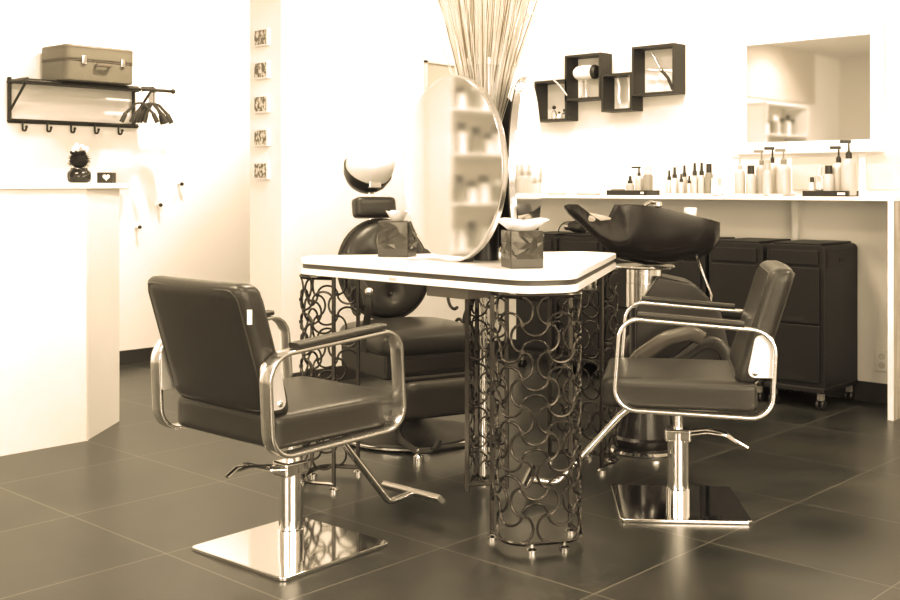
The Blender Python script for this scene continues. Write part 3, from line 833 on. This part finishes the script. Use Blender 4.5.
# ------------------------------------------------------------------ styling chairs
def make_chair(label, loc, rz, base_rot, tagged, lev=0.0):
    t = thing('styling_chair', label, 'chair', loc, rz, 'black leather styling chairs at the table')
    # base and column
    P = fillet([(-.215,-.215),(.215,-.215),(.215,.215),(-.215,.215)], .018, 4)
    rot = Matrix.Rotation(base_rot, 4, 'Z')
    bs = obj('base_plate', prism(bmesh.new(), [(p[0], p[1]) for p in P], 0, .012, M=rot), CHROME, t, bevel=.003)
    obj('column', lathe(bmesh.new(), [(.040,.012),(.040,.06),(.036,.062),(.036,.255),(.030,.262),(.016,.264),(.016,.345)], 32), CHROME, t)
    bm = bmesh.new(); box(bm, -.045,.045,-.035,.035,.225,.268)
    obj('collar', bm, CHROME, t, smooth=False, bevel=.008, seg=3)
    bm = bmesh.new(); box(bm, -.13,.13,-.10,.10,.345,.372)
    obj('seat_plate', bm, SATIN, t, smooth=False, bevel=.004)
    # lever
    bm = bmesh.new()
    for s in (-1, 1):
        tube(bm, fillet([(-.02,s*.028,.25),(-.10,s*.026,.262),(-.16,s*.018,.252+lev*.6),(-.205,s*.003,.222+lev)], .05, 5, False), .0055, 8)
    sweep(bm, [(-.17,0,.245+lev*.7),(-.20,0,.230+lev),(-.235,0,.210+lev)], rrect(.018,.007,.003,2), up=(0,1,0))
    obj('lever', bm, CHROME, t)
    # footrest
    bm = bmesh.new(); tube(bm, fillet([(.13,0,.362),(.20,0,.30),(.415,0,.055),(.52,0,.062)], .045, 7, False), .0115, 12)
    fr = obj('footrest_tube', bm, CHROME, t)
    bm = bmesh.new(); sweep(bm, [(.525,-.135,.066),(.525,.135,.066)], rrect(.022,.034,.008,3))
    obj('footrest_bar', bm, CHROME, fr)
    # seat
    obj('seat', cushion(.50,.490,.098,.022,.010,M=Matrix.Translation((.000,0,.422))), LEATH, t)
    bm = bmesh.new()
    P = fillet([(-.243,-.238,0),(.243,-.238,0),(.243,.238,0),(-.243,.238,0)], .02, 5)
    tube(bm, [(p[0]*1.0, p[1], .461) for p in [Vector((q[0]*1.0, q[1]*1.0, 0)) for q in P]], .0035, 6, closed=True)
    obj('seat_piping', bm, PIPE, t)
    # backrest: bent slab
    def bend(v):
        u = (v.z+.19)/.38
        x = v.x-.225-.116*u-.012*(1-(2*u-1)**2)*0
        x -= .012*(v.y/.235)**2*-1
        return Vector((x, v.y, v.z+.650))
    bm = cushion(.084,.475,.375,.032,0,n=14)
    for v in bm.verts: v.co = bend(v.co)
    bk = obj('backrest', bm, LEATH, t)
    for xo in (-.0395, .0395):
        P = fillet([(0,-.218,-.170),(0,.218,-.170),(0,.218,.170),(0,-.218,.170)], .035, 5)
        bm = bmesh.new(); tube(bm, [bend(Vector((xo, p[1], p[2]))) + Vector((0, 0, 0)) for p in P], .0028, 6, closed=True)
        obj('seam_piping', bm, PIPE, bk)
    if tagged:
        q = bend(Vector((-.030,-.235,.10)))
        obj('care_tag', B(q.x-.005,q.x+.006,-.2405,-.232,q.z-.02,q.z+.02), WHITEP, bk, smooth=False)
    # arm loops
    for s in (-1, 1):
        P = fillet([(.208,s*.268,.378),(.186,s*.268,.675),(-.303,s*.268,.642),(-.290,s*.268,.364)], [.07,.065,.075,.07], 8)
        bm = bmesh.new(); sweep(bm, P, rrect(.048,.012,.003,2), closed=True, up=(0,1,0))
        lp = obj('arm_loop', bm, SATIN, t)
        pd = [(.130,s*.268,.687),(.02,s*.268,.680),(-.10,s*.268,.671),(-.205,s*.268,.663)]
        bm = bmesh.new(); sweep(bm, pd, rrect(.046,.016,.006,3), up=(0,1,0))
        obj('armrest_pad', bm, LEATH, lp)
        # bracket plate joining loop and backrest, with its screw
        poly = fillet([(-.296,.49),(-.215,.49),(-.242,.625),(-.300,.625)], [.005,.02,.02,.02], 4)
        bm = prism_xz(bmesh.new(), [(p[0], p[1]) for p in poly], s*.240, s*.252)
        obj('side_plate', bm, mat('bright satin plate', (.9,.89,.88), .35, .7, noise=.02), lp, smooth=False)
        obj('screw', lathe(bmesh.new(), [(.009,0),(.009,.003),(.006,.005),(0,.005)], 12, M=Matrix.Translation((-.240,s*.252,.505)) @ Matrix.Rotation(-s*PI/2,4,'X')), CHROME, lp)
    return t
make_chair('black leather styling chair seen from behind, nearest the reception desk', (2.173,2.697,0), R(0), R(2), True, .05)
make_chair('black leather styling chair facing left, right of the lattice table', (3.379,2.081,0), R(122), R(-83), False)

# ------------------------------------------------------------------ antique barber chair
t = thing('barber_chair', 'antique dark barber chair with round tufted back behind the table', 'chair', (3.493,3.512,0), R(-107))
obj('base_disc', lathe(bmesh.new(), [(0,0),(.29,0),(.30,.01),(.29,.028),(.20,.05),(.10,.075),(.06,.10)], 40), IRON, t)
tag(obj('base_ring', lathe(bmesh.new(), [(.292,.006),(.306,.010),(.306,.018),(.292,.022)], 40), CHROME, t), 'chrome ring')
obj('pedestal', lathe(bmesh.new(), [(.06,.09),(.055,.2),(.07,.26),(.12,.30)], 24), IRON, t)
bm = bmesh.new(); box(bm, -.21,.23,-.235,.235,.30,.405); 
obj('seat_frame', bm, IRON, t, smooth=False, bevel=.012, seg=3)
obj('frame_moulding', B(.231,.236,-.20,.20,.325,.38), LATT, t, smooth=False, bevel=.004)
obj('seat', cushion(.48,.50,.105,.045,.025,M=Matrix.Translation((.01,0,.440))), LEATH2, t)
# tufted back
def tufted(rad, buttons, th):
    bm = bmesh.new(); rings = []; nr, na = 18, 56
    for i in range(nr+1):
        r = rad*i/nr; ring = []
        for k in range(na if i else 1):
            a = 2*PI*k/na; y, z = r*math.cos(a), r*math.sin(a)
            d = th*(1-(r/rad)**4)**.5+.0
            for by, bz in buttons:
                q = ((y-by)**2+(z-bz)**2)/(.035**2); d -= .030*math.exp(-q)
            ring.append(bm.verts.new((d, y, z)))
        rings.append(ring)
    for A, Bq in zip(rings, rings[1:]):
        for k in range(na):
            j = (k+1) % na
            if len(A) == 1: bm.faces.new((A[0], Bq[k], Bq[j]))
            else: bm.faces.new((A[k], Bq[k], Bq[j], A[j]))
    bk = [bm.verts.new((-.03, rad*.97*math.cos(2*PI*k/na), rad*.97*math.sin(2*PI*k/na))) for k in range(na)]
    for k in range(na): bm.faces.new((rings[-1][k], rings[-1][(k+1) % na], bk[(k+1) % na], bk[k]))
    bm.faces.new(bk)
    return bm
btn = [(0,0),(.0,.12),(0,-.12),(.11,.02),(-.11,.02)]
Mb = Matrix.Translation((-.235,0,.725)) @ Matrix.Rotation(R(-12),4,'Y')
bm = tufted(.225, btn, .055)
for v in bm.verts: v.co = Mb @ v.co
bk = obj('round_back', bm, LEATH2, t)
for y, z in btn:
    obj('button', ball(bmesh.new(), Mb @ Vector((.034,y,z)), .009, 10), LEATH2, bk)
obj('back_rim', sweep(bmesh.new(), [Mb @ Vector((-.01,.228*math.cos(2*PI*k/48),.228*math.sin(2*PI*k/48))) for k in range(48)], circ(.010,8), closed=True), IRON, bk)
hr = obj('headrest', cushion(.075,.205,.095,.022,0,n=8,M=Matrix.Translation((-.29,-.03,1.005)) @ Matrix.Rotation(R(-10),4,'Y')), LEATH2, t)
bm = bmesh.new()
for y in (-.012,.012): tube(bm, [(-.30,y-.03,.91),(-.315,y-.03,1.06),(-.325,y-.03,1.14)], .005, 8)
obj('headrest_post', bm, CHROME, t)
# hood: dark cup with a white dome
hc = Vector((-.345,-.035,1.180)); ax = Vector((.62,.03,.78)).normalized()
Mh = Matrix.Translation(hc) @ ax.to_track_quat('Z','Y').to_matrix().to_4x4()
cup = [(.0,-.115),(.04,-.108),(.078,-.082),(.104,-.045),(.116,.0),(.110,.0),(.100,-.04),(.074,-.074),(.038,-.098),(0,-.104)]
hd = obj('hood_cup', lathe(bmesh.new(), cup, 36, M=Mh), SHELL, t)
dome = [(.108,-.005),(.113,.03),(.109,.07),(.092,.11),(.055,.142),(0,.155)]
tag(obj('hood_dome', lathe(bmesh.new(), dome, 36, M=Mh), mat('white hood shell', (.85,.84,.82), .25, noise=.02), hd), 'glossy white dome')
obj('hood_bracket', B(-.012,.012,-.03,.03,-.025,.02, M=Matrix.Translation((-.265,-.04,1.12))), SATIN, hd, smooth=False, bevel=.004)
for s in (-1, 1):
    bm = bmesh.new()
    P = fillet([(-.24,s*.20,.80),(-.16,s*.245,.77),(.0,s*.25,.715),(.10,s*.25,.655),(.115,s*.25,.60),(.075,s*.245,.52),(.06,s*.25,.40)], .06, 5, False)
    sweep(bm, P, rrect(.030,.020,.006,2))
    ar = obj('arm', bm, IRON, t)
    bm = bmesh.new(); ball(bm, (.112,s*.25,.660), .019, 12)
    obj('knob', bm, CHROME, ar)
    bm = bmesh.new()
    for (cx, cz, r, a0, a1) in ((-.02,.60,.075,0,300),(-.10,.66,.05,60,380),(.02,.47,.045,-60,240)):
        tube(bm, [(cx+r*(1-.35*k/24)*math.cos(R(a0+(a1-a0)*k/24)), s*.242, cz+r*(1-.35*k/24)*math.sin(R(a0+(a1-a0)*k/24))) for k in range(25)], .0075, 7)
    obj('scroll', bm, IRON, ar)
# leg rest
bm = cushion(.055,.37,.155,.025,.0,n=8,M=Matrix.Translation((.30,0,.225)) @ Matrix.Rotation(R(14),4,'Y'))
lr = obj('leg_rest', bm, mat('worn brown leather', (.05,.046,.04), .4, noise=.12), t)
obj('leg_rest_frame', B(-.012,.012,-.195,.195,-.095,.095, M=Matrix.Translation((.268,0,.225)) @ Matrix.Rotation(R(14),4,'Y')), IRON, lr, smooth=False, bevel=.006)
bm = bmesh.new()
for s in (-1, 1):
    P = fillet([(.18,s*.17,.32),(.30,s*.19,.16),(.24,s*.19,.07),(.38,s*.17,.035),(.50,s*.15,.06),(.50,s*.13,.10)], .05, 6, False)
    sweep(bm, P, rrect(.026,.016,.005,2))
    ball(bm, (.27,s*.19,.15), .02, 10)
sweep(bm, [(.49,-.16,.06),(.49,.16,.06)], rrect(.03,.02,.006,2))
fs = obj('foot_rest', bm, IRON, t)
for s in (-1,1): obj('foot_cap', lathe(bmesh.new(), [(.022,0),(.022,.02),(.008,.03),(.008,.05)], 14, .40, s*.17), CHROME, fs)

# ------------------------------------------------------------------ backwash unit
t = thing('shampoo_basin', 'black glazed shampoo basin unit on a chrome pedestal behind the right chair', 'basin', (3.987,2.618,0), R(127))
# basin loft: station u, half width, z bottom centre, z rim, rim drop in the middle (neck saddle)
st = [(.345,.060,1.010,1.022,.004),(.325,.085,.985,1.028,.010),(.285,.105,.950,1.028,.035),(.235,.120,.905,.990,.040),(.190,.130,.865,.962,.035),(.150,.150,.825,.968,.030),
      (.120,.185,.800,1.024,.020),(.06,.205,.790,1.025,0),(.0,.210,.778,1.022,0),(-.07,.212,.778,1.012,0),(-.14,.208,.790,.998,0),(-.20,.200,.800,.984,0),(-.26,.188,.822,.970,0),(-.300,.165,.862,.958,0)]
bm = bmesh.new(); rings = []; nn = 20
for u, w, zb, zr, sd in st:
    u *= .965
    ring = []
    for k in range(nn+1):
        a = PI*k/nn; y = -w*math.copysign(abs(math.cos(a))**.55, math.cos(a)); f = math.sin(a)**.5
        ring.append(bm.verts.new((u, y*(1 if f < .4 else 1-.12*(f-.4)), zr-(zr-zb)*f)))
    # inner surface back
    for k in range(nn-1, 0, -1):
        a = PI*k/nn; y = -(w-.018)*math.cos(a); f = math.sin(a)**.9
        depth = (zr-zb-.03) if u < .13 else max(.006, (zr-zb)*.0+sd)
        if u < -.29: depth = .01
        ring.append(bm.verts.new((u, y, zr+.0-depth*f*(1 if u < .13 else 1.0)-.002)))
    rings.append(ring)
for A, Bq in zip(rings, rings[1:]):
    m_ = len(A)
    for i in range(m_): bm.faces.new((A[i], A[(i+1) % m_], Bq[(i+1) % m_], Bq[i]))
bm.faces.new(rings[0]); bm.faces.new(rings[-1][::-1])
obj('bowl', bm, CERAM, t, sharp=70)
obj('saddle_sheen', cushion(.105,.25,.036,.016,n=6,M=Matrix.Translation((.185,0,.964)) @ Matrix.Rotation(R(-12),4,'Y')), mat('saddle sheen grey', (.30,.28,.25), .3, noise=.08), t)  # light grey pad, colours in the sheen on the black saddle
bm = bmesh.new(); lathe(bm, [(0,.762),(.125,.762),(.128,.768),(.125,.774),(0,.774)], 32)
obj('mount_plate', bm, CHROME, t)
obj('pedestal', lathe(bmesh.new(), [(.074,.60),(.074,.70),(.070,.702),(.073,.704),(.073,.762)], 32), SATIN, t)
obj('lower_column', lathe(bmesh.new(), [(.060,.25),(.060,.60)], 24), SHELL, t)
obj('pedestal_foot', lathe(bmesh.new(), [(0,.02),(.135,.02),(.14,.03),(.138,.06),(.125,.07),(.105,.20),(.085,.30),(.06,.32)], 36), CERAM, t)
tag(obj('foot_ring', lathe(bmesh.new(), [(0,0),(.150,0),(.153,.008),(.148,.018),(.14,.02)], 36), CHROME, t), 'chrome ring')
bm = bmesh.new()
P = fillet([(.04,.35),(.04,.60),(-.05,.735),(-.20,.705),(-.30,.60),(-.34,.42),(-.34,.35)], [.02,.05,.02,.10,.10,.05,.02], 6)
prism_xz(bm, [(p[0], p[1]) for p in P], -.17, .10)
obj('rear_shell', bm, SHELL, t, bevel=.01, seg=3)
bm = bmesh.new()
for x0 in (0, .020):
    for a in ((0,.003,0,.018),(.012,.015,0,.018),(0,.015,.008,.010)): box(bm, -.062-x0-a[1], -.062-x0-a[0], .1105, .112, .618+a[2], .618+a[3])
obj('maker_mark', bm, CREAMP, t, smooth=False)
for s in (1, -1):
    P = [(.10,s*.24,.34),(.03,s*.24,.43),(-.07,s*.24,.50),(-.17,s*.24,.525),(-.21,s*.24,.50)]
    bm = bmesh.new(); sweep(bm, fillet(P, .12, 5, False), rrect(.055,.060,.018,3), up=(0,1,0))
    ar = obj('armrest', bm, mat('satin dark vinyl', (.10,.09,.08), .22, noise=.1), t)
    P = [(-.02,s*.235,.30),(-.10,s*.235,.40),(-.22,s*.235,.495),(-.30,s*.235,.47),(-.31,s*.235,.36)]
    obj('arm_support', sweep(bmesh.new(), fillet(P, .08, 5, False), rrect(.05,.05,.01,2), up=(0,1,0)), SHELL, ar)
bm = bmesh.new(); lathe(bm, [(.014,.0),(.014,.03),(.018,.035),(.016,.05),(0,.054)], 16, M=Matrix.Translation((-.065,-.10,.985)))
tube(bm, fillet([(-.065,-.10,1.03),(-.03,-.08,1.036),(.0,-.05,1.02)], .02, 4, False), .007, 8)
obj('tap', bm, CHROME, t)
bm = bmesh.new(); lathe(bm, [(.012,.93),(.026,.985),(.028,1.005),(.026,1.012),(0,1.012)], 20, -.205, -.14)
obj('spray_head', bm, WHITEP, t)
obj('hose', tube(bmesh.new(), fillet([(-.215,.05,.80),(-.235,.08,.74),(-.265,.09,.66),(-.262,.09,.625),(-.235,.09,.62)], .03, 4, False), .005, 8), SATIN, t)

# ------------------------------------------------------------------ ceiling lights (added, unseen fittings) and lamps
LC = (.86,.86,.86)
def area(name, loc, rot, sx, sy, power, spread=180):
    l = bpy.data.lights.new(name, 'AREA'); l.shape = 'RECTANGLE'; l.size = sx; l.size_y = sy; l.energy = power; l.color = LC; l.spread = R(spread)
    o = bpy.data.objects.new(name, l); C.objects.link(o); o.location = loc; o.rotation_euler = rot
    return o
def spot(name, loc, target, power, ang=80, size=.05, blend=.6):
    l = bpy.data.lights.new(name, 'SPOT'); l.energy = power; l.spot_size = R(ang); l.spot_blend = blend; l.shadow_soft_size = size; l.color = LC
    o = bpy.data.objects.new(name, l); C.objects.link(o); o.location = loc
    o.rotation_euler = (Vector(target)-Vector(loc)).to_track_quat('-Z','Y').to_euler()
    return o
for k, (x, y) in enumerate(((1.2,1.2),(1.2,3.6),(3.9,.8),(3.3,3.2))):  # unseen panels, added for soft overhead light
    t = thing('ceiling_fill_panel', 'added square ceiling light panel, out of view above the salon', 'light', (x,y,ZC), 0, 'added ceiling panels above the room')
    obj('housing', B(-.32,.32,-.32,.32,-.04,0), WHITEP, t, smooth=False)
    obj('diffuser', B(-.29,.29,-.29,.29,-.046,-.041), GLOW, t, smooth=False)
    area('panel_lamp', (x,y,ZC-.06), (0,0,0), .56, .56, 44)
# window daylight
area('window_fill', (.5,YN+.06,1.45), (R(90),0,0), 4.0, 1.8, 130)
area('window_fill', (XL+.08,1.6,1.5), (R(90),0,R(-90)), 3.0, 1.6, 55)  # fill lamp at the invented left window
# wall washers
spot('wash_spot', (4.9,3.3,2.65), (5.69,3.3,1.55), 50, 100)
spot('wash_spot', (4.9,4.15,2.65), (5.69,4.15,1.6), 50, 100)
spot('wash_spot', (4.9,2.5,2.65), (5.69,2.5,1.4), 40, 100)
spot('wash_spot', (4.5,4.0,2.65), (4.4,4.82,1.5), 58, 100)
spot('wash_spot', (3.7,5.4,2.65), (3.9,6.25,1.3), 140, 100)
spot('wash_spot', (2.9,5.2,2.65), (3.0,6.25,1.5), 36, 110)
spot('wash_spot', (4.5,5.5,2.65), (4.6,6.25,1.2), 60, 100)
spot('wash_spot', (2.9,4.0,2.65), (2.6,4.8,.8), 60, 80)  # added spot that brightens the desk front
spot('wash_spot', (-.6,5.2,2.65), (-.6,6.25,1.5), 70, 110)  # added, brightens what the oval mirror reflects
spot('wash_spot', (1.2,5.2,2.65), (1.2,6.25,1.5), 90, 110)  # also added for a brighter mirror reflection
spot('floor_spot', (.6,3.4,2.65), (1.5,3.1,0), 170, 60, .1)  # added without a fitting, brightens the floor at the left
spot('table_spot', (3.2,2.3,2.68), (3.1,2.5,.8), 45, 70, .08)

w = bpy.data.worlds.new('world'); bpy.context.scene.world = w; w.use_nodes = True
w.node_tree.nodes['Background'].inputs[0].default_value = (1,1,1,1); w.node_tree.nodes['Background'].inputs[1].default_value = .3

# ------------------------------------------------------------------ camera
cam = bpy.data.cameras.new('camera'); co = bpy.data.objects.new('camera', cam); C.objects.link(co)
co.location = (0,0,1.10); co.rotation_euler = (R(90), 0, R(43.08-90))
cam.sensor_width = 36; cam.lens = 45.0; cam.shift_y = -(300-187)/900.0; cam.clip_start = .05
bpy.context.scene.camera = co
sc = bpy.context.scene
sc.view_settings.view_transform = 'Standard'
sc.view_settings.look = 'None'
sc.view_settings.exposure = 0
# sepia toning of the whole print (a film look, the same for every pixel)
sc.view_settings.use_curve_mapping = True
cm = sc.view_settings.curve_mapping
cm.initialize()
for ci, pts in ((0, [(0,.002),(.02,.0245),(.1,.124),(.4,.50),(.80,1),(1,1)]), (1, [(0,.0016),(.02,.0205),(.1,.1),(.4,.4),(.80,.80),(1,1)]), (2, [(0,.0013),(.02,.0155),(.1,.066),(.4,.26),(.80,.60),(1,1)])):
    cv = cm.curves[ci]
    while len(cv.points) > 2: cv.points.remove(cv.points[1])
    cv.points[0].location = pts[0]; cv.points[-1].location = pts[-1]
    for p in pts[1:-1]: cv.points.new(*p)
    for p in cv.points: p.handle_type = 'VECTOR'
cm.update()
sc.cycles.use_denoising = True
sc.cycles.max_bounces = 10
sc.cycles.sample_clamp_indirect = 6
